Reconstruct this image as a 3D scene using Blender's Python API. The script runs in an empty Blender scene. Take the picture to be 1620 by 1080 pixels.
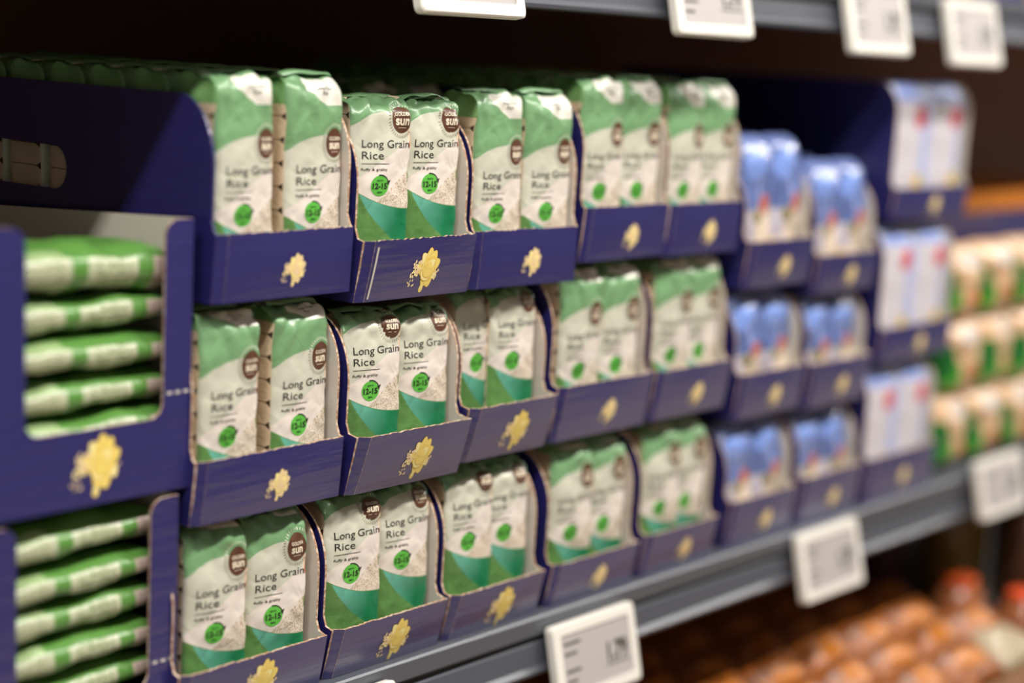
import bpy, math, random
from mathutils import Matrix, Vector, noise

S = bpy.context.scene
COL = S.collection
random.seed(7)

# ------------------------------------------------------------------ camera, world, lights, exposure
# world frame: +X along the shelf to the right, +Y into the shelf, Z = 0 is the top of the main shelf board
cam_d = bpy.data.cameras.new('camera'); cam = bpy.data.objects.new('camera', cam_d); COL.objects.link(cam)
cam_d.sensor_width = 36.0; cam_d.lens = 62.0; cam_d.clip_start = 0.05; cam_d.clip_end = 60
cam.matrix_world = Matrix(((0.652329, 0.094345, -0.752041, -1.17),
                           (-0.756315, 0.145877, -0.637736, -1.1965),
                           (0.049538, 0.984794, 0.166514, 0.624),
                           (0, 0, 0, 1)))
cam_d.dof.use_dof = True; cam_d.dof.focus_distance = 1.725; cam_d.dof.aperture_fstop = 1.25
cam_d.dof.aperture_blades = 0
S.camera = cam

w = bpy.data.worlds.new('store'); S.world = w; w.use_nodes = True
w.node_tree.nodes['Background'].inputs[0].default_value = (1.0, 0.92, 0.85, 1)
w.node_tree.nodes['Background'].inputs[1].default_value = 0.23

def area(name, loc, size, power, col=(1, .955, .895), rot=(0, 0, 0)):
    l = bpy.data.lights.new(name, 'AREA'); l.shape = 'RECTANGLE'; l.size, l.size_y = size
    l.energy = power; l.color = col
    o = bpy.data.objects.new(name, l); COL.objects.link(o); o.location = loc; o.rotation_euler = rot
    return o
for k, x in enumerate((-2.4, -0.75, 0.9, 2.55, 4.2, 5.85)):
    area('ceiling_strip_light', (x, -1.15, 2.25), (1.35, 0.16), 50, rot=(math.radians(18), 0, 0))

vs = S.view_settings
S.display_settings.display_device = 'sRGB'
vs.view_transform = 'Standard'; vs.look = 'None'; vs.gamma = 1.0; vs.use_curve_mapping = False
vs.exposure = -0.13

# ------------------------------------------------------------------ materials
def lin(r, g, b):
    f = lambda c: (c / 255 / 12.92) if c / 255 <= .04045 else ((c / 255 + .055) / 1.055) ** 2.4
    return (f(r), f(g), f(b))

class N:
    """tiny expression helper over Math nodes"""
    def __init__(s, nt, sock): s.nt, s.s = nt, sock
    def op(s, o, *a):
        n = s.nt.nodes.new('ShaderNodeMath'); n.operation = o
        for i, v in enumerate((s,) + a):
            if isinstance(v, N): s.nt.links.new(v.s, n.inputs[i])
            else: n.inputs[i].default_value = v
        return N(s.nt, n.outputs[0])
    def __add__(s, o): return s.op('ADD', o)
    __radd__ = __add__
    def __sub__(s, o): return s.op('SUBTRACT', o)
    def __rsub__(s, o): return (s * -1) + o
    def __mul__(s, o): return s.op('MULTIPLY', o)
    __rmul__ = __mul__
    def __truediv__(s, o): return s.op('DIVIDE', o)
    def lt(s, o): return s.op('LESS_THAN', o)
    def gt(s, o): return s.op('GREATER_THAN', o)
    def abs(s): return s.op('ABSOLUTE')
    def clamp(s):
        n = s.op('ADD', 0.0); n.s.node.use_clamp = True; return n

class Mat:
    def __init__(s, name, rough=.5, col=(.5, .5, .5), **kw):
        s.m = bpy.data.materials.new(name); s.m.use_nodes = True; s.nt = s.m.node_tree
        s.b = s.nt.nodes['Principled BSDF']
        s.b.inputs['Base Color'].default_value = (*col, 1); s.b.inputs['Roughness'].default_value = rough
        for k, v in kw.items(): s.b.inputs[k.replace('_', ' ')].default_value = v
        s.cur = None; s.base = col
    def uv(s):
        n = s.nt.nodes.new('ShaderNodeUVMap'); n.uv_map = 'UVMap'
        sp = s.nt.nodes.new('ShaderNodeSeparateXYZ'); s.nt.links.new(n.outputs[0], sp.inputs[0])
        s.uvs = n.outputs[0]
        return N(s.nt, sp.outputs[0]), N(s.nt, sp.outputs[1])
    def mix(s, fac, col2):
        n = s.nt.nodes.new('ShaderNodeMix'); n.data_type = 'RGBA'
        if s.cur is None: n.inputs[6].default_value = (*s.base, 1)
        else: s.nt.links.new(s.cur, n.inputs[6])
        if isinstance(col2, tuple): n.inputs[7].default_value = (*col2, 1)
        else: s.nt.links.new(col2, n.inputs[7])
        if isinstance(fac, N): s.nt.links.new(fac.s, n.inputs[0])
        else: n.inputs[0].default_value = fac
        s.cur = n.outputs[2]
        s.nt.links.new(s.cur, s.b.inputs['Base Color']); return s
    def tex(s, kind, scale, vec=None, obj=True, stretch=None, **kw):
        t = s.nt.nodes.new(kind); t.inputs['Scale'].default_value = scale
        if vec is None:
            tc = s.nt.nodes.new('ShaderNodeTexCoord'); vec = tc.outputs['Object' if obj else 'UV']
        if stretch:
            mp = s.nt.nodes.new('ShaderNodeMapping'); mp.inputs['Scale'].default_value = stretch
            s.nt.links.new(vec, mp.inputs[0]); vec = mp.outputs[0]
        s.nt.links.new(vec, t.inputs['Vector'])
        for k, v in kw.items():
            if k in t.inputs: t.inputs[k].default_value = v
        return N(s.nt, t.outputs[0])
    def bump(s, h, strength=.3, dist=.001):
        n = s.nt.nodes.new('ShaderNodeBump'); n.inputs['Strength'].default_value = strength
        n.inputs['Distance'].default_value = dist; s.nt.links.new(h.s, n.inputs['Height'])
        s.nt.links.new(n.outputs[0], s.b.inputs['Normal'])
        try: s.nt.links.new(n.outputs[0], s.b.inputs['Coat Normal'])
        except Exception: pass
        return s

def ell(u, v, cx, cy, rx, ry):
    a = (u - cx) / rx; b = (v - cy) / ry
    return (a * a + b * b).lt(1.0)
AND = lambda *a: a[0] if len(a) == 1 else a[0] * AND(*a[1:])

GREEN = lin(116, 158, 112); LEAF = lin(96, 140, 76); CREAM = lin(228, 217, 207); SAGE = lin(203, 203, 185)

# printed film of the rice bags; UV = (x, height on the bag) in metres
m = Mat('rice_bag_print', .38, GREEN, Coat_Weight=.45, Coat_Roughness=.16)
u, v = m.uv()
M_BAG = m.m
m.mix(v.lt(.07), LEAF)
planks = AND(v.lt(.07), ((v * 60.0).op('FRACT')).lt(.05))
m.mix(planks, lin(84, 134, 66))
arch = ell(u, v, .012, .085, .079, .0595)
rim = (((.04 - u) * (.04 - u)) * 3.1) + .0510
white = AND(arch, (v - rim).gt(0.0))
m.mix(white, CREAM)
sage = AND(white, v.gt((u * 0.55) + .098))
m.mix(sage, SAGE)
# bowl
tt = .0700 - v
bowl = AND((v - (rim - .0006)).lt(0.0), (u - (tt * .39 + tt * tt * 12.3 - .0320)).gt(0.0), v.gt(.006), tt.gt(0.0))
m.mix(bowl, lin(88, 170, 140))
gr = ((u + .016 - (v - .05) * .35) * 24.0).clamp()
n = m.nt.nodes.new('ShaderNodeMix'); n.data_type = 'RGBA'
n.inputs[6].default_value = (*lin(100, 172, 150), 1); n.inputs[7].default_value = (*lin(26, 122, 78), 1)
m.nt.links.new(gr.s, n.inputs[0]); m.mix(bowl, n.outputs[2])
# rice heap above the rim
ricez = AND((v - rim).gt(0.0), (v - ((u + .006) * .72 + .058)).lt(0.0), u.gt(-.012))
vor = m.tex('ShaderNodeTexVoronoi', 900, m.uvs, stretch=(1, .75, 1))
m.mix(ricez, lin(226, 214, 198)); m.mix(AND(ricez, vor.gt(.60)), lin(186, 162, 138))
# small decorations on the right edge
m.mix(ell(u, v, .0385, .122, .0035, .009), lin(236, 200, 170))
m.mix(ell(u, v, .0385, .113, .002, .004), lin(205, 120, 90))
m.mix(ell(u, v, .0385, .082, .0028, .006), lin(110, 130, 70))
m.mix(ell(u, v, .042, .135, .006, .008), lin(60, 150, 120))
# white label on the fold
lab = AND(u.gt(-.0125), u.lt(.036), v.gt((.186 - (u + .0125) * .55).op('MAXIMUM', .172)), v.lt(.203))
m.mix(lab, lin(232, 228, 216))
nz = m.tex('ShaderNodeTexNoise', 42, m.uvs, Detail=1.5, Distortion=.8)
m.bump(nz, .5, .005)

# side gusset print: pale blocks with dark notches
m = Mat('rice_bag_side_print', .45, lin(216, 194, 164), Coat_Weight=.3, Coat_Roughness=.25); M_SIDE = m.m
u, v = m.uv()       # u = depth from the front edge, v = height
fr = ((v * 46.5).op('FRACT') - .5).abs()
m.mix(AND(fr.lt(.022), u.gt(.004)), lin(120, 96, 70))
m.mix(AND((fr - (.20 - u * 20.0)).lt(0.0), u.gt(.0012)), lin(52, 38, 28))
m.mix(v.gt(.172), lin(120, 168, 104)); m.mix(v.lt(.012), GREEN)
m.bump(m.tex('ShaderNodeTexNoise', 160, m.uvs, Detail=3.0), .4, .002)

m = Mat('green_film', .36, GREEN, Coat_Weight=.5, Coat_Roughness=.15); M_GREEN = m.m
m.bump(m.tex('ShaderNodeTexNoise', 110, Detail=3.0), .4, .002)
M_TXT = Mat('dark_ink', .5, lin(44, 44, 38)).m
M_INK2 = Mat('grey_ink', .5, lin(86, 80, 70)).m
M_BROWN = Mat('brown_roundel', .4, lin(92, 58, 42), Coat_Weight=.3).m
M_LOGOTXT = Mat('cream_logo_ink', .5, lin(240, 226, 200)).m
M_RAY = Mat('roundel_ray_ink', .5, lin(158, 150, 128)).m
M_RAYW = Mat('pale_ray_ink', .5, lin(212, 220, 196)).m
M_BADGE = Mat('green_badge_ink', .5, lin(92, 182, 66)).m
M_DKG = Mat('dark_green_ink', .5, lin(20, 60, 34)).m

def card(name, col, edge=False, coat=1.0, r=.24):
    m = Mat(name, .55, col, Coat_Weight=coat, Coat_Roughness=r, Coat_IOR=1.7)
    nn = m.tex('ShaderNodeTexNoise', 3.0, stretch=(6, 6, 90), Detail=4.0)
    m.mix((nn - .62).clamp() * 1.6, tuple(min(1, c * 1.7 + .01) for c in col))
    nb = m.tex('ShaderNodeTexNoise', 9.0, stretch=(1, 1, 9), Detail=3.0)
    m.bump(nb, .35, .003)
    return m.m
M_NAVY = card('navy_card', lin(33, 29, 96))
M_GREYC = Mat('grey_card_inside', .8, lin(202, 195, 184)).m
m = Mat('kraft_card_edge', .9, lin(166, 128, 98)); M_KRAFT = m.m
m.mix(m.tex('ShaderNodeTexNoise', 300).gt(.52), lin(206, 184, 162))
M_Y1 = Mat('yellow_print', .5, lin(240, 214, 112), Coat_Weight=.3).m
M_Y2 = Mat('golden_print', .5, lin(226, 186, 74), Coat_Weight=.3).m
M_Y3 = Mat('pale_yellow_print', .5, lin(247, 232, 158), Coat_Weight=.3).m
M_Y4 = Mat('grain_print', .5, lin(236, 208, 160), Coat_Weight=.3).m

m = Mat('grey_metal', .42, lin(86, 89, 97), Metallic=.15, Coat_Weight=.2, Coat_Roughness=.3); M_METAL = m.m
m.bump(m.tex('ShaderNodeTexNoise', 60), .08, .001)
M_METALD = Mat('dark_rail_groove', .7, lin(38, 39, 42)).m
m = Mat('dark_shelf_underside', .6, lin(165, 150, 130)); M_DARK = m.m
m = Mat('brown_back_panel', .7, lin(138, 94, 72)); M_BACK = m.m
m.mix((m.tex('ShaderNodeTexNoise', 2.5, stretch=(.3, 1, 8), Detail=2.0) - .45).clamp() * 1.2, lin(160, 108, 82))
M_TAG = Mat('white_tag_plastic', .35, lin(236, 232, 222), Coat_Weight=.2).m
M_SCREEN = Mat('grey_tag_screen', .45, lin(182, 176, 174)).m
m = Mat('floor_tile', .35, lin(206, 190, 172)); M_FLOOR = m.m
m.mix(m.tex('ShaderNodeTexBrick', 2.2).gt(.9), lin(186, 172, 156))
M_FAR = Mat('far_aisle_goods', .9, lin(46, 38, 40)).m

# ------------------------------------------------------------------ mesh helpers
class MB:
    def __init__(s): s.v = []; s.f = []; s.m = []; s.uv = []; s.mats = []
    def slot(s, mat):
        if mat not in s.mats: s.mats.append(mat)
        return s.mats.index(mat)
    def add(s, vs_, fs, mat, uvs=None):
        o = len(s.v); s.v += [tuple(p) for p in vs_]; k = s.slot(mat)
        for f in fs:
            s.f.append([i + o for i in f]); s.m.append(k)
            s.uv += [(uvs[i] if uvs else (vs_[i][0], vs_[i][2])) for i in f]
    def face_mats(s, vs_, fs, mats, uvs):
        o = len(s.v); s.v += [tuple(p) for p in vs_]
        for f, mt, uu in zip(fs, mats, uvs):
            s.f.append([i + o for i in f]); s.m.append(s.slot(mt)); s.uv += uu
    def box(s, x0, x1, y0, y1, z0, z1, mat, top=None):
        vs_ = [(x, y, z) for z in (z0, z1) for y in (y0, y1) for x in (x0, x1)]
        s.add(vs_, [(0, 2, 3, 1), (0, 1, 5, 4), (1, 3, 7, 5), (3, 2, 6, 7), (2, 0, 4, 6)], mat)
        s.add(vs_, [(4, 5, 7, 6)], top or mat)
    def plate(s, prof, axis, a0, a1, m0, m1, medge, seg=None):
        """extrude a 2-D outline between a0 and a1 along axis; faces at a0 get m0, at a1 m1, rim medge"""
        def P(p, a):
            if axis == 'x': return (a, p[0], p[1])
            if axis == 'y': return (p[0], a, p[1])
            return (p[0], p[1], a)
        n = len(prof)
        A = [P(p, a0) for p in prof]; B = [P(p, a1) for p in prof]
        s.add(A, [tuple(range(n))], m0); s.add(B, [tuple(reversed(range(n)))], m1)
        s.add(A + B, [(i, (i + 1) % n, n + (i + 1) % n, n + i) for i in range(n)], medge)
    def mesh(s, name, smooth=False):
        me = bpy.data.meshes.new(name); me.from_pydata(s.v, [], s.f)
        for mt in s.mats: me.materials.append(mt)
        me.polygons.foreach_set('material_index', s.m)
        ul = me.uv_layers.new(name='UVMap')
        ul.data.foreach_set('uv', [c for p in s.uv for c in p])
        if smooth: me.polygons.foreach_set('use_smooth', [True] * len(s.f))
        me.update()
        return me
    def obj(s, name, parent=None, smooth=False):
        o = bpy.data.objects.new(name, s.mesh(name, smooth)); COL.objects.link(o)
        if parent: o.parent = parent
        return o

def fixn(o):
    import bmesh
    bm = bmesh.new(); bm.from_mesh(o.data); bmesh.ops.recalc_face_normals(bm, faces=bm.faces); bm.to_mesh(o.data); bm.free()
    return o
def tag(o, label, cat=None, group=None, kind=None):
    if label: o['label'] = label
    if cat: o['category'] = cat
    if group: o['group'] = group
    if kind: o['kind'] = kind
    return o
def empty(name, loc=(0, 0, 0), rz=0):
    o = bpy.data.objects.new(name, None); COL.objects.link(o); o.location = loc; o.rotation_euler = (0, 0, rz)
    o.empty_display_size = .03
    return o
def copy_tree(src, loc=None, rot=None):
    r = src.copy(); COL.objects.link(r)
    for ch in list(src.children):
        c = ch.copy(); COL.objects.link(c); c.parent = r
        for g in list(ch.children):
            d = g.copy(); COL.objects.link(d); d.parent = c
    if loc: r.location = loc
    if rot: r.rotation_euler = rot
    return r

_tc = {}
def text2d(txt, bold=0.0):
    """flat outline of a string from the built-in font, height of capitals = 1, left aligned"""
    key = (txt, bold)
    if key in _tc: return _tc[key]
    c = bpy.data.curves.new('t', 'FONT'); c.body = txt; c.resolution_u = 3; c.offset = bold; c.fill_mode = 'FRONT'
    o = bpy.data.objects.new('t', c); COL.objects.link(o)
    bpy.context.view_layer.update()
    me = bpy.data.meshes.new_from_object(o.evaluated_get(bpy.context.evaluated_depsgraph_get()))
    pts = [(v.co.x, v.co.y) for v in me.vertices]; fs = [tuple(p.vertices) for p in me.polygons]
    COL.objects.unlink(o); bpy.data.objects.remove(o); bpy.data.meshes.remove(me)
    x0 = min(p[0] for p in pts); x1 = max(p[0] for p in pts)
    h = .73
    _tc[key] = ([((p[0] - x0) / h, p[1] / h) for p in pts], fs, (x1 - x0) / h)
    return _tc[key]
def put_text(mb, fn, txt, x, y, cap, width, mat, bold=0.0, lift=.0004, centre=False):
    """fn(u, v, lift) -> 3-D point"""
    pts, fs, wd = text2d(txt, bold)
    sx = width / wd if width else cap
    x0 = x - (wd * sx / 2 if centre else 0)
    q = [(x0 + p[0] * sx, y + p[1] * cap) for p in pts]
    mb.add([fn(a, b, lift) for a, b in q], fs, mat, q)
def put_disc(mb, fn, cx, cy, rx, ry, mat, lift=.0003, n=28, rings=3):
    vs_ = [(cx, cy)]; fs = []
    for r in range(1, rings + 1):
        for k in range(n):
            a = 2 * math.pi * k / n; vs_.append((cx + rx * r / rings * math.cos(a), cy + ry * r / rings * math.sin(a)))
    for k in range(n): fs.append((0, 1 + k, 1 + (k + 1) % n))
    for r in range(1, rings):
        b0 = 1 + (r - 1) * n; b1 = b0 + n
        for k in range(n): fs.append((b0 + k, b1 + k, b1 + (k + 1) % n, b0 + (k + 1) % n))
    mb.add([fn(a, b, lift) for a, b in vs_], fs, mat, vs_)
def put_quad(mb, fn, pts, mat, lift=.0004):
    mb.add([fn(a, b, lift) for a, b in pts], [tuple(range(len(pts)))], mat, pts)
def put_strip(mb, fn, path, wd, mat, lift=.0005):
    vs_ = []; n = len(path)
    for i, (x, y) in enumerate(path):
        x0, y0 = path[max(0, i - 1)]; x1, y1 = path[min(n - 1, i + 1)]
        d = math.hypot(x1 - x0, y1 - y0) or 1; nx, ny = -(y1 - y0) / d * wd / 2, (x1 - x0) / d * wd / 2
        vs_ += [(x + nx, y + ny), (x - nx, y - ny)]
    mb.add([fn(a, b, lift) for a, b in vs_], [(2 * i, 2 * i + 1, 2 * i + 3, 2 * i + 2) for i in range(n - 1)], mat, vs_)

# ------------------------------------------------------------------ rice bags
HA, HB, RC = .035, .028, .005
DW = .0405; KX = HA / DW      # the print is laid out on a half width of DW
def bag_surface(Ht, seed, gable=.020):
    Hs = Ht - gable; Lg = math.hypot(HB, gable) * 1.05
    sd = Vector((seed * 7.3, seed * 3.1, seed * 1.7))
    def prof(v):
        if v <= Hs:
            k = 1.0
            if v < .008: k = .93 + .07 * math.sqrt(max(0, v / .008))
            return v, k
        t = min(1.0, (v - Hs) / Lg)
        return Hs + gable * math.sin(t * math.pi / 2) ** .8, max(.06, math.cos(t * math.pi / 2) ** .75)
    def bulge(x, v):
        s = max(0, 1 - (x / HA) ** 2)
        return .0034 * s * math.sin(math.pi * min(1, max(0, v / Ht)))
    def disp(x, y, z):
        p = Vector((x, y, z))
        lo = noise.noise(p * 26 + sd) * .0022
        top = max(0, (z - Hs * .84) / (Ht - Hs * .84))
        cr = abs(noise.noise(Vector((x * 60, y * 60, z * 34)) + sd)) - .25
        ed = (abs(x) / HA) ** 6
        fine = noise.noise(p * 85 + sd) * .0007
        return lo + fine + cr * (.0125 * top + .0035 * ed)
    def front(x, v, lift=0.0, sgn=-1):
        z, k = prof(v)
        ax = min(abs(x), HA)
        c = 0 if ax <= HA - RC else RC - math.sqrt(max(0, RC * RC - (ax - (HA - RC)) ** 2))
        y = (HB * k - min(c, HB * k)) + bulge(x, v) * k
        wx = 1.0 - .04 * max(0, (v - Hs) / Lg) - .02 * max(0, 1 - v / .01)
        d = disp(x, sgn * y, z)
        # lift along the outward direction of the profile
        ny = k; nz = math.sqrt(max(0, 1 - k * k)) if v > Hs else 0
        return (x * wx, sgn * (y + (d + lift) * max(.3, ny)), z + (d * .7 + lift) * nz)
    return prof, front, Hs, Lg, disp
def make_bag(name, Ht, off, seed):
    prof, front, Hs, Lg, disp = bag_surface(Ht, seed)
    mb = MB()
    xs = [-HA + .0003, -HA + .0012, -HA + .003] + [-HA + .006 + i * (2 * HA - .012) / 22 for i in range(23)] + [HA - .003, HA - .0012, HA - .0003]
    vl = [0, .001, .003, .006, .010] + [.010 + (Hs - .010) * i / 34 for i in range(1, 35)] + [Hs + Lg * i / 10 for i in range(1, 11)]
    nx, nv = len(xs), len(vl)
    F = [[front(x, v) for x in xs] for v in vl]
    B = [[front(x, v, 0, 1) for x in xs] for v in vl]
    NS = 7
    vs_, idx = [], {}
    def vid(kind, j, i, p):
        key = (kind, j, i)
        if key not in idx: idx[key] = len(vs_); vs_.append(p)
        return idx[key]
    fs, ms, uvs = [], [], []
    for j in range(nv - 1):
        for i in range(nx - 1):
            q = [(j, i), (j, i + 1), (j + 1, i + 1), (j + 1, i)]
            fs.append([vid('F', a, b, F[a][b]) for a, b in q]); ms.append(M_BAG); uvs.append([(xs[b] / KX, vl[a] - off) for a, b in q])
            q = q[::-1]
            fs.append([vid('B', a, b, B[a][b]) for a, b in q]); ms.append(M_BAG); uvs.append([(-xs[b] / KX, vl[a] - off) for a, b in q])
        for side in (0, nx - 1):
            sg = -1 if side == 0 else 1
            def sp(a, t):
                f, b = Vector(F[a][side]), Vector(B[a][side]); p = f.lerp(b, t)
                tuck = math.sin(math.pi * t)
                tp = max(0, (vl[a] - Hs) / Lg)
                d = -sg * (.0012 * tuck + .012 * tp * tuck * (1 - .3 * tp)) + sg * noise.noise(p * 70 + Vector((seed, 0, 0))) * .0015 * tuck
                return (p.x + d, p.y, p.z)
            for k in range(NS):
                q = [(j, k), (j, k + 1), (j + 1, k + 1), (j + 1, k)]
                if sg < 0: q = q[::-1]
                f = []
                for a, b in q:
                    if b == 0: f.append(vid('F', a, side, F[a][side]))
                    elif b == NS: f.append(vid('B', a, side, B[a][side]))
                    else: f.append(vid('S%d' % side, a, b, sp(a, b / NS)))
                if sg > 0: f = f
                fs.append(f); ms.append(M_SIDE); uvs.append([(b / NS * 2 * HB, vl[a] - off) for a, b in q])
    # bottom and top closures
    bf = [vid('F', 0, i, None) for i in range(nx)]; bb = [vid('B', 0, i, None) for i in range(nx)]
    for i in range(nx - 1):
        fs.append([bf[i], bb[i], bb[i + 1], bf[i + 1]]); ms.append(M_GREEN); uvs.append([(0, 0)] * 4)
    tf = [vid('F', nv - 1, i, None) for i in range(nx)]; tb = [vid('B', nv - 1, i, None) for i in range(nx)]
    for i in range(nx - 1):
        fs.append([tf[i], tf[i + 1], tb[i + 1], tb[i]]); ms.append(M_GREEN); uvs.append([(0, 0)] * 4)
    mb.face_mats(vs_, fs, ms, uvs)
    P = lambda a, b, l: front(a * KX, b + off, l)
    # lettering
    put_text(mb, P, 'Long Grain', -.0275, .1100, .0078, .0635, M_TXT, 0)
    put_text(mb, P, 'Rice', -.0275, .0990, .0078, .0275, M_TXT, 0)
    put_quad(mb, P, [(-.0285 + i * .036 / 6, .0949) for i in range(7)] + [(.0075 - i * .036 / 6, .0944) for i in range(7)], M_INK2)
    put_text(mb, P, 'fluffy & grainy', -.0290, .0880, .0026, .034, M_TXT, .01)
    bx, by = -.0045, .0735
    put_disc(mb, P, bx, by, .0120, .0100, M_BADGE, .0003)
    put_text(mb, P, '12-15', bx, by - .0029, .0057, .0195, M_TXT, .035, .0006, True)
    put_text(mb, P, 'approx', bx, by + .0046, .0021, .0088, M_DKG, .01, .0006, True)
    put_text(mb, P, 'MIN', bx, by - .0073, .0022, .0062, M_DKG, .01, .0006, True)
    put_strip(mb, P, [(bx + .0125 * math.cos(a), by + .0105 * math.sin(a)) for a in [math.radians(t) for t in range(100, 14, -8)]], .0011, M_TXT, .0006)
    put_quad(mb, P, [(bx + .0094, by + .0042), (bx + .0146, by + .0058), (bx + .0118, by + .0005)], M_TXT, .0007)
    lx, ly = .0255, .1375
    put_disc(mb, P, lx, ly, .0128, .0136, M_BROWN, .0004)
    put_text(mb, P, 'GOLDEN', lx, ly + .0022, .0035, .0165, M_LOGOTXT, .02, .0008, True)
    put_text(mb, P, 'sun', lx, ly - .0055, .0082, .0155, M_LOGOTXT, .03, .0008, True)
    put_quad(mb, P, [(lx - .005, ly - .0082), (lx + .005, ly - .0082), (lx + .005, ly - .0086), (lx - .005, ly - .0086)], M_LOGOTXT, .0008)
    for k in range(38):
        a = 2 * math.pi * k / 38; c, s_ = math.cos(a), math.sin(a)
        x0, y0 = lx + .0150 * c, ly + .0155 * s_; x1, y1 = lx + .0182 * c, ly + .0182 * s_
        if x1 > .0395: continue
        tx, ty = -s_ * .0005, c * .0005
        on_white = ((x0 - .012) / .079) ** 2 + ((y0 - .085) / .0595) ** 2 < 1
        put_quad(mb, P, [(x0 - tx, y0 - ty), (x1 - tx, y1 - ty), (x1 + tx, y1 + ty), (x0 + tx, y0 + ty)], M_RAY if on_white else M_RAYW, .0005)
    if off < .01:
        put_text(mb, P, 'Long Grain', .012, .1860, .0030, .022, M_TXT, .01, .0007, True)
        put_text(mb, P, 'Rice', .012, .1810, .0030, .0085, M_TXT, .01, .0007, True)
    o = mb.obj(name, smooth=True)
    # crimped top seal, folded over the gable
    fb = MB(); rnd = random.Random(seed); n = 40
    lean = -1 if seed % 2 else 1
    pts = []
    for r in range(5):
        for i in range(n + 1):
            x = -.9 * HA + 1.8 * HA * i / n
            t = r / 4
            zig = (.0009 if i % 2 else -.0004) if r == 4 else 0
            wv = noise.noise(Vector((x * 50, seed, r * .3))) * .003
            y = lean * (t * (.0135 + zig) + .0005); z = Ht + .001 + .0035 * math.sin(t * 2.6) + wv * (.3 + t) - .004 * t * (abs(x) / HA) ** 2
            pts.append((x, y, z))
    q = [(r * (n + 1) + i, r * (n + 1) + i + 1, (r + 1) * (n + 1) + i + 1, (r + 1) * (n + 1) + i) for r in range(4) for i in range(n)]
    fb.add(pts, q, M_GREEN)
    f = fb.obj('top_seal', o, True)
    sm = f.modifiers.new('s', 'SOLIDIFY'); sm.thickness = .0005
    return o

VARS = {'tall': (.198, .0), 'mid': (.184, -.002), 'low': (.170, .0), 'fold': (.190, .034), 'foldlow': (.169, .022)}
BAGS = {}
sd = 1
for k, (Ht, off) in VARS.items():
    BAGS[k] = []
    for r in range(2):
        BAGS[k].append(make_bag('rice_bag', Ht, off, sd)); sd += 1
first_used = {}
def place_bag(kind, alt, x, y, z, rz, label, group, rx=0.0):
    src = BAGS[kind][alt % 2]
    key = (kind, alt % 2)
    if key not in first_used: first_used[key] = True; o = src
    else: o = copy_tree(src)
    o.location = (x, y, z); o.rotation_euler = (rx, 0, rz)
    tag(o, label, 'bag', group)
    return o

# ------------------------------------------------------------------ shelf trays
T = .0024
def emblem(mb, fn, cx, cy, s, pale=0):
    """printed pasta flower with scattered grains"""
    yy = [M_Y1, M_Y2, M_Y3] if not pale else [M_Y4, M_Y1, M_Y3]
    rnd = random.Random(3)
    def leaf(x, y, L, W, a, mat, lift):
        ca, sa = math.cos(a), math.sin(a); pts = []
        for k in range(12):
            t = 2 * math.pi * k / 12; px = L * math.cos(t); py = W * math.sin(t) * (1 - .3 * math.cos(t))
            pts.append((cx + s * (x + px * ca - py * sa), cy + s * (y + px * sa + py * ca)))
        put_quad(mb, fn, pts, mat, lift)
    L0 = .0003; i = 0
    pet = [(0, -.3, .30, .16, -1.9), (.12, -.32, .3, .15, -1.4), (.25, -.12, .3, .15, -.7), (-.16, .0, .32, .17, 2.6), (.28, .12, .32, .17, .5),
           (-.1, .3, .3, .15, 2.2), (.06, .38, .34, .14, 1.5), (.2, .34, .3, .14, 1.1), (-.02, -.05, .34, .2, 1.9), (.1, .05, .36, .2, 1.2),
           (.02, .16, .22, .12, 2.6), (.16, .18, .2, .11, .6), (.06, -.12, .22, .11, .1), (.08, .12, .13, .08, 1.2)]
    for (x, y, L, W, a) in pet:
        i += 1
        W *= 1.3; leaf(x + .05, y, L * 1.05, W * 1.10, a, yy[1], L0 + i * .00003); leaf(x + .05, y, L, W, a, yy[0] if i % 3 else yy[2], L0 + i * .00003 + .000015)
    leaf(-.06, -.62, .17, .09, 1.4, yy[0], L0); leaf(-.06, -.6, .1, .05, 1.4, yy[2], L0 + .0001)
    for k in range(46):
        x = -.52 + rnd.uniform(-.17, .17); y = .02 + rnd.uniform(-.26, .28)
        leaf(x + .1 * (y > 0), y, .05, .035, rnd.uniform(0, 3), M_Y4 if k % 3 else M_Y3, L0 + .0001 + k * .000004)
    for k in range(9): leaf(-.62 + rnd.uniform(-.14, .2), -.42 + rnd.uniform(-.12, .1), .05, .025, rnd.uniform(0, 3), M_Y4, L0)
    for k in range(9): leaf(.52 + rnd.uniform(-.08, .1), -.2 + rnd.uniform(-.16, .14), .045, .03, rnd.uniform(0, 3), M_Y4, L0 + .0001)

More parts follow.
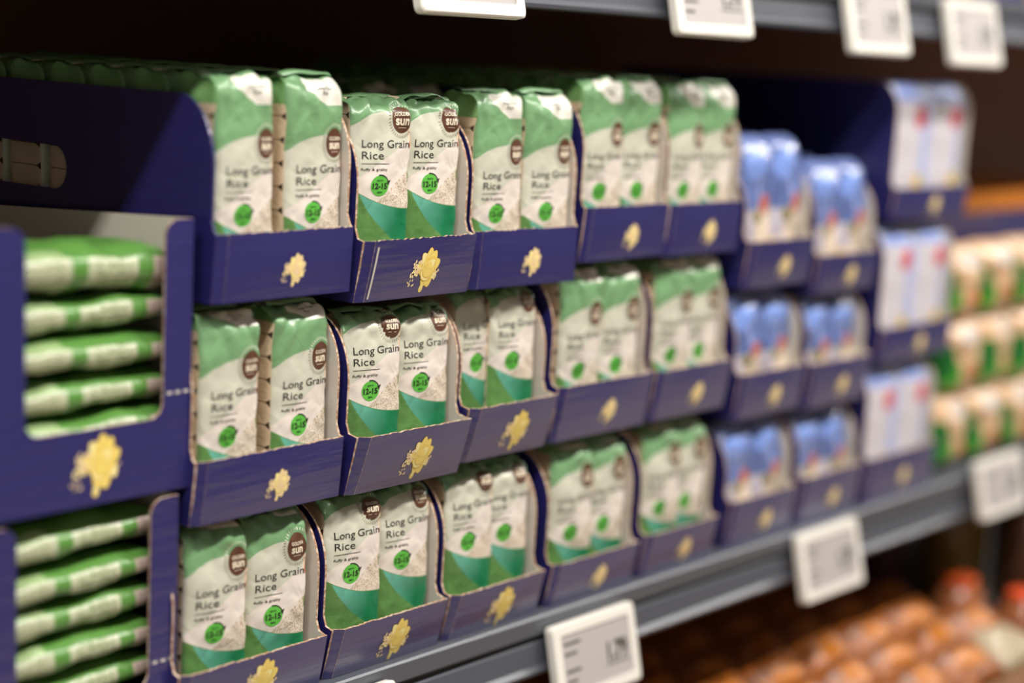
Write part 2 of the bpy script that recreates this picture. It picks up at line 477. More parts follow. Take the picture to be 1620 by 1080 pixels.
def side_profile(depth, lip, h, r, tilt=0):
    pts = [(0, 0), (depth, 0), (depth, h)]
    for k in range(0, 11):
        a = math.radians(90 + 9 * k); pts.append((r * 1.0 + r * math.cos(a), h - r * 1.25 + r * 1.25 * math.sin(a)))
    pts += [(.001, lip + .012), (-.003, lip + .002), (-.004 - tilt * lip * .6, lip)]
    return pts
def hole_cut(o, cy, cz, ry, rz_):
    pass
def make_tray(x0, x1, z, depth, lip, h, y=0.0, rz=0.0, hole=False, pale=0, tilt=0.0, r=.05, label='', group=None, name='display_tray', seed=0, big=False):
    W = x1 - x0
    t = empty(name, ((x0 + x1) / 2, y, z), rz); tag(t, label, 'tray', group)
    a = W / 2
    b = MB(); b.box(-a + T, a - T, T, depth - T, 0, T, M_GREYC); b.obj('base', t)
    rear = MB(); rear.box(-a + T, a - T, depth - T, depth, 0, h, M_NAVY); rear.obj('back_panel', t)
    prof = side_profile(depth, lip, h, r, tilt)
    for s_ in (-1, 1):
        p = MB()
        xa, xb = (-a, -a + T) if s_ < 0 else (a - T, a)
        if hole and s_ < 0:
            # split the wall around an oval hand hole
            cy, cz, ry, rzz = .312, .102, .098, .021
            hp = []
            for k in range(32):
                an = 2 * math.pi * k / 32; ca, sa = math.cos(an), math.sin(an)
                hp.append((cy + (ry - rzz) * (1 if ca > 0 else -1) + rzz * ca if abs(ca) > 1e-6 else cy, cz + rzz * sa))
            import bmesh
            bm = bmesh.new()
            ov = [bm.verts.new((xa, q[0], q[1])) for q in prof]; hv = [bm.verts.new((xa, q[0], q[1])) for q in hp]
            ed = [bm.edges.new((ov[i], ov[(i + 1) % len(ov)])) for i in range(len(ov))] + [bm.edges.new((hv[i], hv[(i + 1) % 32])) for i in range(32)]
            bmesh.ops.triangle_fill(bm, use_beauty=True, edges=ed)
            me = bpy.data.meshes.new('side_panel'); bm.to_mesh(me); bm.free()
            me.materials.append(M_NAVY); o = bpy.data.objects.new('side_panel', me); COL.objects.link(o); o.parent = t
            sm = o.modifiers.new('s', 'SOLIDIFY'); sm.thickness = T; sm.offset = 0
        else:
            m0, m1 = (M_NAVY, M_GREYC) if s_ < 0 else (M_GREYC, M_NAVY)
            p.plate(prof, 'x', xa, xb, m0, m1, M_KRAFT); p.obj('side_panel', t)
        # folded corner post in front of the wall
    # front lip with printed flower
    f = MB(); rnd = random.Random(seed * 5 + 1); n = 40
    top = []
    for i in range(n + 1):
        x = -a + .009 + (W - .0105) * i / n
        top.append((x, lip + (rnd.uniform(-.0007, .0007) if i % 2 else rnd.uniform(0, .0010) * (rnd.random() < .4))))
    def yf(x, zz):
        return -.005 - .003 * math.sin(math.pi * min(1, max(0, zz / lip))) * math.cos(x / a * 1.4) * .6 - tilt * zz
    vs_ = []; nz = 6
    for layer, dy in ((0, 0), (1, .0028)):
        for j in range(nz + 1):
            for i in range(n + 1):
                x, zt = top[i]; zz = zt * j / nz
                xx = x + (.003 * (j / nz)) * (1 - i / n)
                vs_.append((xx, yf(xx, zz) + dy, zz + .0005))
    st = n + 1; LY = (nz + 1) * st
    q0 = [(j * st + i, j * st + i + 1, (j + 1) * st + i + 1, (j + 1) * st + i) for j in range(nz) for i in range(n)]
    f.add(vs_, q0, M_NAVY)
    f.add(vs_, [tuple(LY + k for k in reversed(q)) for q in q0], M_GREYC)
    rim_ = [(nz * st + i, nz * st + i + 1, LY + nz * st + i + 1, LY + nz * st + i) for i in range(n)]
    rim_ += [(j * st, (j + 1) * st, LY + (j + 1) * st, LY + j * st) for j in range(nz)]
    rim_ += [((j + 1) * st + n, j * st + n, LY + j * st + n, LY + (j + 1) * st + n) for j in range(nz)]
    f.add(vs_, rim_, M_KRAFT)
    P = lambda u_, v_, l: (u_, yf(u_, v_) - l, v_ + .0005)
    emblem(f, P, .008, lip * (.47 if big else .42), .030 if big else .0205, pale)
    if seed == 5: put_strip(f, P, [(-a + .0128 + .0035 * k / 8, .003 + (lip - .009) * k / 8) for k in range(9)], .0022, M_GREYC, .0007)
    f.obj('front_lip', t)
    # folded corner flaps joining the lip to the walls
    for s_ in (-1, 1):
        g = MB(); xo = s_ * a; xi = -a + .0092 if s_ < 0 else a - .002
        k = 5; V = []
        for layer in (0, 1):
            for j in range(k + 1):
                zz = lip * j / k; e = .0024 * layer
                V += [(xo + (-s_ * .0002), -.0005 - tilt * zz * .6 + e, zz + .0004), (xi + (.003 * (j / k) if s_ < 0 else 0), yf(xi, zz) + e + .0002, zz + .0004)]
        L = 2 * (k + 1)
        q0 = [(2 * j, 2 * j + 1, 2 * j + 3, 2 * j + 2) for j in range(k)]
        if s_ > 0: q0 = [q[::-1] for q in q0]
        g.add(V, q0, M_NAVY); g.add(V, [tuple(L + i for i in q[::-1]) for q in q0], M_GREYC)
        g.add(V, [(2 * k, 2 * k + 1, L + 2 * k + 1, L + 2 * k), (0, 1, L + 1, L), ] + [(2 * j, 2 * j + 2, L + 2 * j + 2, L + 2 * j) for j in range(k)], M_KRAFT)
        fixn(g.obj('corner_flap', t))
    return t

# ------------------------------------------------------------------ setting
st = MB(); st.box(-2.6, 7, -6, 1.2, -1.13, -1.1, M_FLOOR); tag(st.obj('floor'), None, None, None, 'structure')
st = MB(); st.box(-2.4, 6.5, .64, .66, -1.09, 1.6, M_BACK)
tag(st.obj('wall_back'), None, None, None, 'structure')
st = MB(); st.box(-2.6, 7, -2.9, -2.8, -1.1, 1.0, M_FAR)  # unseen opposite shelving, a dark slab added to cover the far floor in reflections
tag(st.obj('opposite_gondola'), None, None, None, 'structure')

def rail(mb, x0, x1, zt, y0, h):
    pr = [(y0 + .012, zt), (y0 - .001, zt), (y0 - .003, zt - .002), (y0 - .003, zt - .021), (y0 + .003, zt - .025), (y0 + .003, zt - .030)]
    k = h - .066
    pr2 = [(y0 + .003, zt - .030), (y0 - .0005, zt - .032), (y0 - .004, zt - .056 - k), (y0 - .009, zt - .061 - k), (y0 - .008, zt - .065 - k), (y0 + .012, zt - .066 - k)]
    full = pr + pr2[1:]
    n = len(full)
    A = [(x0, p[0], p[1]) for p in full]; B = [(x1, p[0], p[1]) for p in full]
    for i in range(n - 1):
        mb.add(A + B, [(i, n + i, n + i + 1, i + 1)], M_METALD if i == 4 else M_METAL)
    mb.add(A, [tuple(range(n))], M_METAL); mb.add(B, [tuple(reversed(range(n)))], M_METAL)
def shelf(label, zt, y0, x0, x1, h=.066, under=M_DARK):
    e = empty('store_shelf', ((x0 + x1) / 2, .3, zt)); tag(e, label, 'shelf')
    off = (-(x0 + x1) / 2, -.3, -zt)
    b = MB(); b.box(x0 + off[0], x1 + off[0], y0 + .012 - .3, .63 - .3, -.022, 0, under, M_METAL); b.obj('shelf_deck', e)
    r = MB(); rail(r, x0, x1, zt, y0, h)
    o = r.obj('price_rail', e); o.data.transform(Matrix.Translation(off))
    return e
shelf('grey metal shelf board carrying the rice trays, with a price rail along its front', 0, -.014, -2.0, 5.6)
shelf('grey metal shelf board overhead, above the rice, with white price tags on its rail', .722, -.016, -2.0, 5.6, .062)
shelf('lowest grey metal shelf board, under the amber packets at bottom right', -.305, -.225, -2.0, 5.6)

# ------------------------------------------------------------------ price tags
def price_tag(x0, zt, label, w_=.150, h=.092, y=-.024, tilt=13, price='1.79', ang=0):
    t = empty('price_tag', (x0 + w_ / 2, y, zt)); t.rotation_euler = (math.radians(-tilt), math.radians(ang), 0)
    tag(t, label, 'price tag')
    a = w_ / 2; r = .006
    def rr(a, z0, z1, r):
        p = []
        for cx, cz, s0 in ((a - r, z1 - r, 0), (-a + r, z1 - r, 90), (-a + r, z0 + r, 180), (a - r, z0 + r, 270)):
            for k in range(5): an = math.radians(s0 + 22.5 * k); p.append((cx + r * math.cos(an), cz + r * math.sin(an)))
        return p
    out = rr(a, -h, 0, r); mid = rr(a - .0015, -h + .0015, -.0015, r); inn = rr(a - .013, -h + .0125, -.0125, .003)
    b = MB(); n = len(out)
    V = [(p[0], .004, p[1]) for p in out] + [(p[0], -.005, p[1]) for p in out] + [(p[0], -.0065, p[1]) for p in mid] + [(p[0], -.0065, p[1]) for p in inn] + [(p[0], -.0050, p[1]) for p in inn]
    for L in range(4):
        b.add(V, [(L * n + i, L * n + (i + 1) % n, (L + 1) * n + (i + 1) % n, (L + 1) * n + i) for i in range(n)], M_TAG)
    b.add(V, [tuple(reversed(range(n)))], M_TAG)
    fr = b.obj('tag_frame', t); fixn(fr)
    s_ = MB(); P = lambda u_, v_, l: (u_, -.0048 - l, v_)
    s_.add([(p[0], -.0048, p[1]) for p in inn], [tuple(range(n))], M_SCREEN)
    put_text(s_, P, price, a - .056, -h * .62, .021, .036, M_TXT, .03)
    put_quad(s_, P, [(a - .06, -h * .66), (a - .018, -h * .66), (a - .018, -h * .68), (a - .06, -h * .68)], M_INK2)
    for k, L in enumerate((.030, .022, .026, .018)):
        z = -.022 - k * .0115 - (.008 if k > 1 else 0)
        put_quad(s_, P, [(-a + .018, z), (-a + .018 + L, z), (-a + .018 + L, z - .003), (-a + .018, z - .003)], M_INK2)
    s_.obj('tag_screen', t)
    c = MB(); c.box(-.02, .02, .004, .0105, -.030, -.008, M_METALD); c.obj('tag_clip', t)
    return t
price_tag(-.098, -.0105, 'small price tag only just showing at the bottom edge under the rice shelf')
price_tag(.298, -.0135, 'large white price tag on the rice shelf rail, nearest the camera')
price_tag(.812, -.002, 'white price tag on the rice shelf rail below the blue bags', w_=.153, ang=0)
price_tag(1.331, .020, 'blurred white price tag on the rice shelf rail below the pasta, farthest right', w_=.156)
price_tag(.030, .737, 'white price tag on the overhead rail, above the second stack, mostly cropped')
price_tag(.440, .732, 'white price tag on the overhead rail above the fourth rice stack')
price_tag(.820, .722, 'white price tag on the overhead rail above the blue bags')
price_tag(1.095, .714, 'white price tag on the overhead rail above the white pouches')
price_tag(1.425, .712, 'white price tag on the overhead rail cut by the right picture edge')

# ------------------------------------------------------------------ rice stacks
ordn = ['first', 'second', 'third', 'fourth', 'fifth']
rown = ['bottom', 'middle', 'top']
# stack -> rows (bottom, middle, top): x0, x1, z, lip height, y, rotation, lip tilt, wall height
STK = [
    [(-.208, -.029, .000, .051, 0, 0, .20, .172), (-.191, -.011, .185, .059, 0, 0, .08, .180), (-.171, -.006, .384, .062, 0, 0, .05, .183)],
    [(-.022, .139, .000, .053, 0, 0, .26, .172), (-.002, .156, .183, .060, -.002, 0, .30, .175), (.001, .158, .372, .060, -.002, 0, .19, .176)],
    [(.147, .298, .000, .052, 0, 0, .26, .172), (.162, .300, .190, .060, .001, 0, .28, .166), (.168, .328, .372, .060, -.002, -.05, .04, .176)],
    [(.318, .475, .000, .051, 0, 0, .20, .175), (.312, .484, .190, .064, .002, 0, .17, .185), (.348, .503, .389, .061, .002, 0, .07, .183)],
    [(.492, .640, .000, .054, 0, 0, .20, .175), (.496, .650, .190, .062, .002, 0, .17, .182), (.507, .656, .386, .062, .002, 0, .06, .183)],
]
# middle of the bag pair in each tray
MIDX = [[-.107, -.097, -.0875], [.074, .091, .091], [.2435, .254, .2585], [.415, .4165, .433], [.5845, .590, .5925]]
# front pair of bags in each tray: (kind, y, rz degrees, x of the bag from the tray's centre)
FR = [
    [[('low', .036, -5, -.041), ('low', .037, -9, .034)], [('mid', .037, 0, -.042), ('mid', .036, 1, .043)], [('tall', .037, 0, -.040), ('tall', .035, 1, .0425)]],
    [[('foldlow', .036, -9, -.042), ('foldlow', .037, -7, .032)], [('foldlow', .037, -10, -.042), ('foldlow', .038, -9, .031)], [('fold', .038, -10, -.039), ('fold', .038, -9, .035)]],
    [[('foldlow', .038, -6, -.039), ('foldlow', .037, -7, .034)], [('foldlow', .052, -4, -.034), ('foldlow', .038, -8, .035)], [('tall', .036, -3, -.038), ('tall', .033, -2, .041)]],
    [[('low', .037, -6, -.040), ('low', .037, -6, .036)], [('mid', .037, -3, -.042), ('mid', .036, -6, .038)], [('tall', .038, -7, -.036), ('tall', .036, -6, .036)]],
    [[('low', .037, -6, -.037), ('low', .037, -6, .035)], [('mid', .037, -4, -.037), ('mid', .036, -5, .037)], [('tall', .037, -4, -.037), ('tall', .036, -5, .037)]],
]
ab = 0
BIG = {(0, 0), (1, 0), (1, 1), (1, 2), (2, 0), (2, 1)}
for si, rows in enumerate(STK):
    for ri, (x0, x1, z, lip, y, rz, tilt, h) in enumerate(rows):
        depth = .40 if (si, ri) == (2, 2) else .50
        make_tray(x0, x1, z, depth, lip, h, y, rz, hole=(si == 0 and ri == 2), pale=((si, ri) not in BIG), tilt=tilt, big=(si, ri) in BIG,
                  label='navy card tray with flower print holding rice bags, %s tray of the %s stack' % (rown[ri], ordn[si]),
                  group='navy rice trays', seed=si * 3 + ri)
        W = x1 - x0; nrow = (5 if si == 2 else 7) if ri == 2 else 1
        bw = (W - 2 * T) / 4
        c, s_ = math.cos(rz), math.sin(rz)
        for k in range(nrow):
            for side in (0, 1):
                kind, dy, deg, dx = FR[si][ri][side]
                if k > 0: dy = .036 + random.uniform(0, .004); deg = random.uniform(-3, 1); kind = 'tall' if kind != 'fold' or k > 1 else 'fold'
                if k > 0 and si in (1, 2): kind = 'mid' if k < 3 else 'tall'
                lim = W / 2 - T - .0375
                lx = max(-lim, min(lim, dx - (.004 if side == 0 and si in (1, 2) else 0) + MIDX[si][ri] - (x0 + x1) / 2)); ly = dy + k * .0645
                wx = (x0 + x1) / 2 + lx * c - ly * s_; wy = y + lx * s_ + ly * c
                sc = min(1.0, (W - 2 * T) / 2 / .0715)
                if k == 0:
                    lb = 'green and cream rice bag, %s front of the %s tray, %s rice stack' % (('left', 'right')[side], rown[ri], ordn[si])
                    g = 'rice bags at the front of the trays'
                else:
                    lb = 'green topped rice bag behind the front pair, top tray of the %s rice stack' % ordn[si]
                    g = 'rice bags behind the front pair in the top tray of the %s stack' % ordn[si]
                ab += 1
                o = place_bag(kind, ab, wx, wy, z + T + .0005, rz + math.radians(deg), lb, g)
                o.scale = (sc, 1, 1)

# ------------------------------------------------------------------ left: two window boxes of bags lying flat
m = Mat('bright_green_bag_print', .36, lin(88, 138, 62), Coat_Weight=.5, Coat_Roughness=.14); M_FLAT = m.m
u, v = m.uv()      # u along the bag, v across the side face (-1..1, 0 = front seam)
pn = v.lt(.38)
CR = lin(184, 188, 158)
m.mix(AND(pn, u.lt(-.024)), CR); m.mix(AND(pn, u.gt(-.008), u.lt(.044)), CR)
m.mix(AND(pn, u.gt(.060), u.lt(.082), v.lt(.4)), lin(186, 168, 158))
tx = m.tex('ShaderNodeTexNoise', 230, m.uvs, stretch=(1, .03, 1)).gt(.50)
row = ((v * 4.2).op('FRACT') - .5).abs().lt(.30)
m.mix(AND(tx, row, u.gt(-.002), u.lt(.038), v.lt(.42)), lin(112, 136, 82)); m.mix(AND(tx, row, u.lt(-.030), v.lt(.42)), lin(134, 146, 104))
m.mix(AND(((u * 600.0).op('FRACT')).lt(.45), u.gt(.063), u.lt(.079), v.lt(.25)), lin(120, 100, 94))
m.mix(AND(v.gt(.38), u.lt(-.03), v.lt(.75)), lin(150, 176, 122))
m.bump(m.tex('ShaderNodeTexNoise', 70, Detail=4.0), .5, .004)
def flat_bag(seed, L=.178, D=.11, H=.034):
    mb = MB(); nx, na = 36, 28; vs_ = []; uvs = []
    for i in range(nx + 1):
        s_ = -1 + 2 * i / nx; e = (1 - abs(s_) ** 5) ** .34 if abs(s_) < 1 else 0
        for k in range(na):
            a = 2 * math.pi * k / na; ca, sa = math.cos(a), math.sin(a)
            y = D / 2 * (abs(ca) ** .75) * (1 if ca > 0 else -1); z = H / 2 * (abs(sa) ** .8) * (1 if sa > 0 else -1) * (.12 + .88 * e)
            p = Vector((s_ * L / 2, y, z)); d = noise.noise(p * 32 + Vector((seed * 5, 0, 0))) * .006 + abs(noise.noise(p * 75 + Vector((0, seed, 0)))) * .003 - .002
            q = p + Vector((0, ca * .4, sa)) * d * (.3 + .7 * e)
            vs_.append(q); t = 1 - abs(math.atan2(-sa, -ca)) / math.pi     # 0 back .. 1 front
            uvs.append((s_ * L / 2, (math.sin(math.atan2(sa, -ca))) if ca < 0 else 1.0))
    fs = [(i * na + k, (i + 1) * na + k, (i + 1) * na + (k + 1) % na, i * na + (k + 1) % na) for i in range(nx) for k in range(na)]
    fs += [tuple(range(na)), tuple(reversed(range(nx * na, nx * na + na)))]
    mb.add(vs_, fs, M_FLAT, uvs)
    o = mb.obj('rice_bag', smooth=True); return fixn(o)
FLAT = [flat_bag(k, H=h) for k, h in ((1, .034), (2, .034), (3, .046), (4, .036))]
def window_box(x0, x1, z, h, cut, label, slope=0.0):
    t = empty('display_box', ((x0 + x1) / 2, .002, z)); tag(t, label, 'box', 'navy window boxes'); a = (x1 - x0) / 2
    r = .014; L = -a + .030; Rr = a - .030; D = .42
    pr = [(-a, 0), (a, 0), (a, h)]
    def arc(cx, cz, a0, a1):
        return [(cx + r * math.cos(math.radians(a0 + (a1 - a0) * k / 6)), cz + r * math.sin(math.radians(a0 + (a1 - a0) * k / 6))) for k in range(7)]
    pr += arc(Rr + r, h - r, 90, 180) + arc(Rr - r, cut + r, 0, -90) + arc(L + r, cut + r, 270, 180) + arc(L - r, h - r, 0, 90) + [(-a, h)]
    f = MB(); f.plate(pr, 'y', 0, T, M_NAVY, M_GREYC, M_KRAFT)
    emblem(f, lambda u_, v_, l: (u_, -l, v_), 0.002, cut * .53, .036)
    for k in range(3):      # torn perforation
        f.box(a - .026 + k * .009, a - .021 + k * .009, -.0004, 0, cut + .020, cut + .0225, M_GREYC)
    fp = f.obj('front_panel', t)
    b = MB(); b.box(-a + T, a - T, T, D - T, 0, T, M_GREYC); b.obj('base', t)
    b = MB(); b.plate([(T, 0), (D, 0), (D, h - slope), (T, h)], 'x', -a, -a + T, M_NAVY, M_GREYC, M_KRAFT); b.obj('side_panel', t)
    b = MB(); b.plate([(T, 0), (D, 0), (D, h - slope), (T, h)], 'x', a - T, a, M_GREYC, M_NAVY, M_KRAFT); b.obj('side_panel', t)
    b = MB(); b.box(-a + T, a - T, D - T, D, 0, h - slope, M_GREYC); b.obj('back_panel', t)
    return t
window_box(-.3975, -.2015, 0, .216, .045, 'navy window box of flat green bags at the lower left corner, under another box')
window_box(-.390, -.1905, .222, .239, .066, 'navy window box with a yellow flower print, upper of the two at the left edge', .024)
used = set()
def put_flat(k, x, y, z, rx, ry, rz, label, g):
    o = FLAT[k] if k not in used else copy_tree(FLAT[k]); used.add(k)
    o.location = (x, y, z); o.rotation_euler = (rx, ry, rz); tag(o, label, 'bag', g)
po = ['lowest', 'second from the bottom', 'third from the bottom', 'fourth from the bottom', 'fifth from the bottom', 'topmost']
g1 = 'flat bags in the window boxes'
for i, (z, k, dy) in enumerate([(.246, 0, .0), (.282, 1, .0), (.315, 3, .004), (.350, 0, .0), (.382, 1, .006), (.419, 2, .0)]):
    put_flat(k, -.288 + (i % 2) * .002, .064 + dy, z, math.radians(random.uniform(-3, 3)), math.radians((-1.0, -2, -1, .5, -1.5, 2)[i]), math.radians(random.uniform(-1, 1)),
             'green bag lying flat in the upper window box, %s of its pile' % po[i], g1)
for i, (z, k, dy) in enumerate([(.022, 1, .0), (.055, 0, .004), (.088, 3, .0), (.120, 1, .003), (.152, 0, .0), (.187, 3, .002)]):
    put_flat(k, -.300 + (i % 2) * .002, .064 + dy, z, math.radians(random.uniform(-3, 3)), math.radians((-1, -2.5, -2, -2.5, -2, -2)[i]), math.radians(random.uniform(-1, 1)),
             'green bag lying flat in the lower window box, %s of its pile' % po[i], g1)

# ------------------------------------------------------------------ blue bags, white pouches, pasta bags
def pillow(name, mat, W, H, D, seed, p=4.0, wr=.003, rt=.35):
    mb = MB(); nx, nz = 20, 30
    for sg in (-1, 1):
        vs_ = []; uvs = []
        for j in range(nz + 1):
            t = -1 + 2 * j / nz
            for i in range(nx + 1):
                s_ = -1 + 2 * i / nx
                e = max(0, (1 - abs(s_) ** p)) ** .5 * max(0, (1 - abs(t) ** p)) ** .5
                wd = W / 2 * (1 - rt * max(0, (t - .55) / .45) ** 2.2)
                x, z = s_ * wd, H / 2 + t * H / 2
                q = Vector((x, sg * .3, z)); n_ = noise.noise(q * 38 + Vector((seed * 3, 0, 0))) * wr + abs(noise.noise(q * 80)) * wr * .6
                vs_.append((x, sg * (D / 2 + n_) * e, z)); uvs.append((s_, (t + 1) / 2))
        st_ = nx + 1
        fs = [(j * st_ + i, j * st_ + i + 1, (j + 1) * st_ + i + 1, (j + 1) * st_ + i) for j in range(nz) for i in range(nx)]
        if sg > 0: fs = [f[::-1] for f in fs]
        mb.add(vs_, fs, mat, uvs)
    return mb.obj(name, smooth=True)
m = Mat('blue_bag_print', .3, lin(100, 118, 172), Coat_Weight=.45, Coat_Roughness=.18); u, v = m.uv(); M_BLUE = m.m
m.mix(m.tex('ShaderNodeTexNoise', 2.2, m.uvs, Detail=2.0).gt(.56), lin(150, 164, 214)); m.mix(v.lt(.50), lin(196, 190, 204)); m.mix(ell(u, v, .35, .34, .55, .22), lin(222, 204, 184)); m.mix(ell(u, v, -.55, .17, .4, .13), lin(226, 196, 130))
m.mix(ell(u, v, .3, .54, .22, .07), lin(188, 104, 92)); m.mix(ell(u, v, -.1, .46, .3, .05), lin(150, 140, 110))
m.mix(ell(u, v, -.3, .8, .5, .1), lin(130, 158, 228))  # pale patch near the top is sheen put into the print colour
m.bump(m.tex('ShaderNodeTexNoise', 60, Detail=3.0), .4, .003)
m = Mat('white_pouch_print', .45, lin(208, 203, 210), Coat_Weight=.3, Coat_Roughness=.3); u, v = m.uv(); M_WHITE = m.m
m.mix(v.gt(.86), lin(140, 160, 222)); m.mix(u.gt(.5), lin(176, 186, 222)); m.mix(u.lt(-.8), lin(196, 200, 226))
m.mix(ell(u, v, .45, .74, .34, .085), lin(216, 92, 104)); m.mix(ell(u, v, .5, .2, .26, .12), lin(226, 186, 96)); m.mix(ell(u, v, .7, .27, .14, .05), lin(170, 180, 90))
m = Mat('pasta_bag_print', .4, lin(206, 164, 122), Coat_Weight=.4, Coat_Roughness=.2); u, v = m.uv(); M_PASTA = m.m
m.mix(m.tex('ShaderNodeTexNoise', 9, m.uvs).gt(.52), lin(216, 184, 150)); m.mix(ell(u, v, .2, .8, .5, .12), lin(212, 202, 192))
m.mix(AND(u.lt(-.15), v.lt(.42)), lin(74, 160, 44)); m.mix(ell(u, v, -.7, .45, .34, .25), lin(26, 112, 44)); m.mix(ell(u, v, .5, .3, .4, .12), lin(206, 120, 70))

BL = [pillow('blue_bag', M_BLUE, .080, .145, .058, k, p=4.5, wr=.006) for k in (1, 2)]
bu = set(); 
for si, (x0, x1, rows) in enumerate([(.678, .830, [(0, .062, .050), (.167, .060, .048), (.335, .060, .050)]), (.848, 1.002, [(0, .067, .050), (.16, .063, .048), (.316, .052, .050)])]):
    nm = ('nearer', 'farther')[si]
    for ri, (z, lip, _) in enumerate(rows):
        make_tray(x0, x1, z, .48, lip, .15, .002, 0, tilt=.13, r=.045, label='navy card tray of blue bags, %s of the %s blue bag stack' % (rown[ri], nm), group='navy trays of blue bags', seed=30 + si * 3 + ri, pale=1)
        for k in range(4 if ri == 2 else 1):
            for side in (0, 1):
                i = (side + ri + k) % 2
                o = BL[i] if i not in bu else copy_tree(BL[i]); bu.add(i)
                o.location = ((x0 + x1) / 2 + (-.0355, .0385)[side], .036 + k * .066 + (.004 * side), z + .004)
                o.scale = (.96, 1, (1.06 if ri < 2 else 1.29) if si == 0 else (1.0 if ri < 2 else 1.18)); o.rotation_euler = (0, 0, math.radians((-6, -4)[side]))
                if k == 0: tag(o, 'glossy blue and white bag, %s front of the %s tray, %s blue stack' % (('left', 'right')[side], rown[ri], nm), 'bag', 'blue bags at the front of the trays')
                else: tag(o, 'blue bag behind the front pair, top tray of the %s blue stack' % nm, 'bag', 'blue bags behind the front pair, %s stack' % nm)
WH = pillow('white_pouch', M_WHITE, .104, .188, .06, 5, p=9, wr=.002, rt=.04); wu = False
for ri, (x0, x1, z, lip, h) in enumerate([(1.024, 1.225, 0, .066, .192), (1.036, 1.245, .203, .050, .19), (1.040, 1.258, .406, .045, .192)]):
    make_tray(x0, x1, z, .48, lip, h, .0, 0, tilt=.07, r=.035, label='navy card tray of white pouches, %s of the three stacked' % rown[ri], group='navy trays of white pouches', seed=50 + ri, pale=1)
    for side in (0, 1):
        o = WH if not wu else copy_tree(WH); wu = True
        o.location = ((x0 + x1) / 2 + (-.0505, .0505)[side] * (x1 - x0) / .21, .036, z + .004); o.scale = ((x1 - x0 - .01) / 2 / .104, 1, 1)
        tag(o, 'white pouch with a red dot, %s one in the %s white pouch tray' % (('left', 'right')[side], rown[ri]), 'pouch', 'white pouches in navy trays')
PA = [pillow('pasta_bag', M_PASTA, .112, .118, .07, k, p=3, wr=.009, rt=.2) for k in (7, 8)]; pu = set()
colw = ['first', 'second', 'third', 'fourth', 'fifth']
for ri, z in enumerate((.0, .118, .236)):
    for ci in range(5):
        i = (ri + ci) % 2; o = PA[i] if i not in pu else copy_tree(PA[i]); pu.add(i)
        o.location = (1.330 + ci * .118 + (.02 if ri == 1 else 0), .045, z + .001); o.scale = (1, 1, .99)
        o.rotation_euler = (0, 0, math.radians(random.uniform(-14, 8)))
        tag(o, 'orange and green pasta bag, %s row of the pile, %s from the white pouches' % (rown[ri], colw[ci]), 'bag', 'pasta bags piled at the right')
b = empty('long_box', (1.75, .20, .0)); tag(b, 'long navy box with an orange top band behind the pasta bags', 'box')
M_ORANGE = Mat('orange_card', .5, lin(206, 122, 34)).m
q = MB(); q.box(-.44, .44, -.06, .2, .0, .384, M_NAVY); q.obj('box_body', b)
q = MB(); q.box(-.442, .442, -.062, .202, .384, .412, M_ORANGE); q.obj('lid', b)

# boxes on the overhead shelf
M_TAN = Mat('tan_card', .6, lin(190, 140, 84)).m
for i, x in enumerate((1.34, 1.56, 1.78)):
    e = empty('carton', (x, .11, .7225)); tag(e, 'navy carton with a tan stripe on the overhead shelf, %s from the left' % ('first', 'second', 'third')[i], 'carton', 'cartons on the overhead shelf')
    q = MB(); q.box(-.105, .105, -.095, .12, 0, .2, M_NAVY); q.obj('carton_body', e)
    q = MB(); q.box(-.106, -.085, -.0975, .12, 0, .2, M_TAN); q.obj('corner_stripe', e)

# ------------------------------------------------------------------ lower shelf: amber packets, bottles and bags beyond
m = Mat('amber_packet', .42, lin(160, 88, 24), Coat_Weight=.15, Coat_Roughness=.3); u, v = m.uv(); M_AMBER = m.m
m.mix(m.tex('ShaderNodeTexVoronoi', 60, Randomness=1.0).gt(.5), lin(118, 64, 20)); m.mix(ell(u, v, .0, .5, .5, .22), lin(186, 112, 34))  # lighter middle blob is a highlight painted into the packet colour
m.bump(m.tex('ShaderNodeTexNoise', 50, Detail=3.0), .6, .006)
M_PALE = Mat('pale_packet_film', .5, lin(168, 152, 124), Coat_Weight=.3).m
AM = [pillow('snack_packet', M_AMBER, .126, .080, .034, k, p=3.4, wr=.010, rt=.0) for k in (11, 12, 13)]
for o in AM: o.data.transform(Matrix.Rotation(math.radians(-68), 4, 'X'))
au = set(); k = 0
PP = pillow('snack_packet', M_PALE, .120, .078, .034, 14, p=3.4, wr=.008, rt=.0); PP.data.transform(Matrix.Rotation(math.radians(-68), 4, 'X')); ppu = False
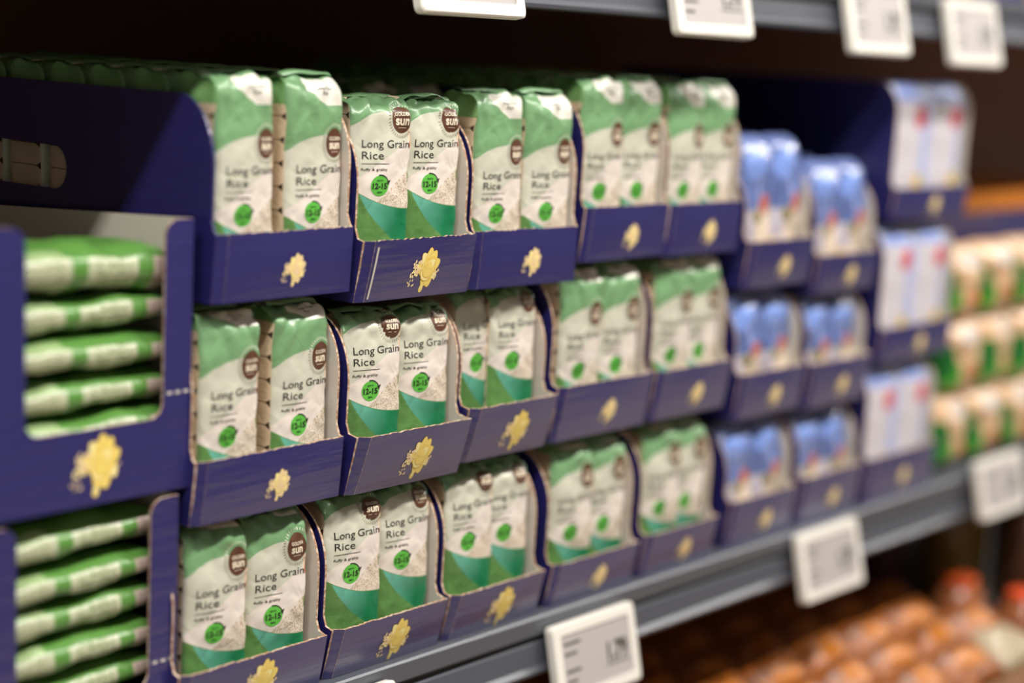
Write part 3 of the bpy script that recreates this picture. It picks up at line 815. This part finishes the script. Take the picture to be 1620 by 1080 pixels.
for r in range(7):
    for c_ in range(-1, 6):
        x = .62 + c_ * .125 + (r % 2) * .06; y = -.175 + r * .075
        i = k % 3; k += 1
        if r == 0 and c_ > 4:
            o = PP if not ppu else copy_tree(PP); ppu = True
        else: o = AM[i] if i not in au else copy_tree(AM[i]); au.add(i)
        o.location = (x, y, -.242 + random.uniform(-.003, .003)); o.rotation_euler = (0, 0, math.radians(random.uniform(-5, 5)))
        if r == 0 and c_ > 4: tag(o, 'pale cream packet in the front row on the lowest shelf', 'packet', 'pale packets on the lowest shelf')
        else: tag(o, 'glossy amber packet lying in rows on the lowest shelf', 'packet', 'amber packets on the lowest shelf')
q = MB(); q.box(.42, 1.38, -.215, .33, -.304, -.246, Mat('brown_card', .8, lin(120, 84, 52)).m)
tag(q.obj('carton_tray'), 'low brown card tray under the rows of amber packets', 'tray')

def lathe(mb, prof, mat, n=20):
    vs_ = [(r * math.cos(2 * math.pi * k / n), r * math.sin(2 * math.pi * k / n), z) for r, z in prof for k in range(n)]
    mb.add(vs_, [(j * n + k, j * n + (k + 1) % n, (j + 1) * n + (k + 1) % n, (j + 1) * n + k) for j in range(len(prof) - 1) for k in range(n)] + [tuple(reversed(range(n))), tuple(range((len(prof) - 1) * n, len(prof) * n))], mat)
def bottle(x, y, col, cap, h, r, label):
    e = empty('jar', (x, y, -.3045)); tag(e, label, 'jar')
    q = MB(); lathe(q, [(r * .94, 0), (r, .01), (r, h * .72), (r * .9, h * .8), (r * .62, h * .88), (r * .6, h * .92)], Mat('jar_body', .2, col, Coat_Weight=.6).m); q.obj('jar_body', e, True)
    q = MB(); lathe(q, [(r * .66, h * .91), (r * .68, h * .92), (r * .68, h * .995), (r * .6, h)], Mat('jar_lid', .35, cap).m); q.obj('jar_lid', e, True)
bottle(1.60, .27, lin(104, 56, 72), lin(86, 50, 72), .21, .062, 'dark plum jar beyond the amber packets on the lowest shelf')
bottle(1.62, .13, lin(150, 124, 58), lin(130, 108, 54), .22, .060, 'olive gold jar beyond the amber packets, right of the plum jar')
bottle(1.64, .00, lin(70, 44, 30), lin(70, 40, 28), .22, .055, 'dark brown jar right of the olive gold jar')
bottle(1.48, .32, lin(60, 34, 34), lin(50, 30, 34), .18, .050, 'small near black jar left of the plum jar')
bottle(1.445, .035, lin(160, 96, 60), lin(226, 92, 36), .105, .042, 'squat jar with an orange lid at the end of the amber packets')
bottle(1.435, -.085, lin(160, 96, 60), lin(220, 84, 44), .11, .042, 'squat jar with an orange red lid at the right picture edge')

for b_ in bpy.data.objects:
    if b_.type == 'MESH': b_.data.validate()
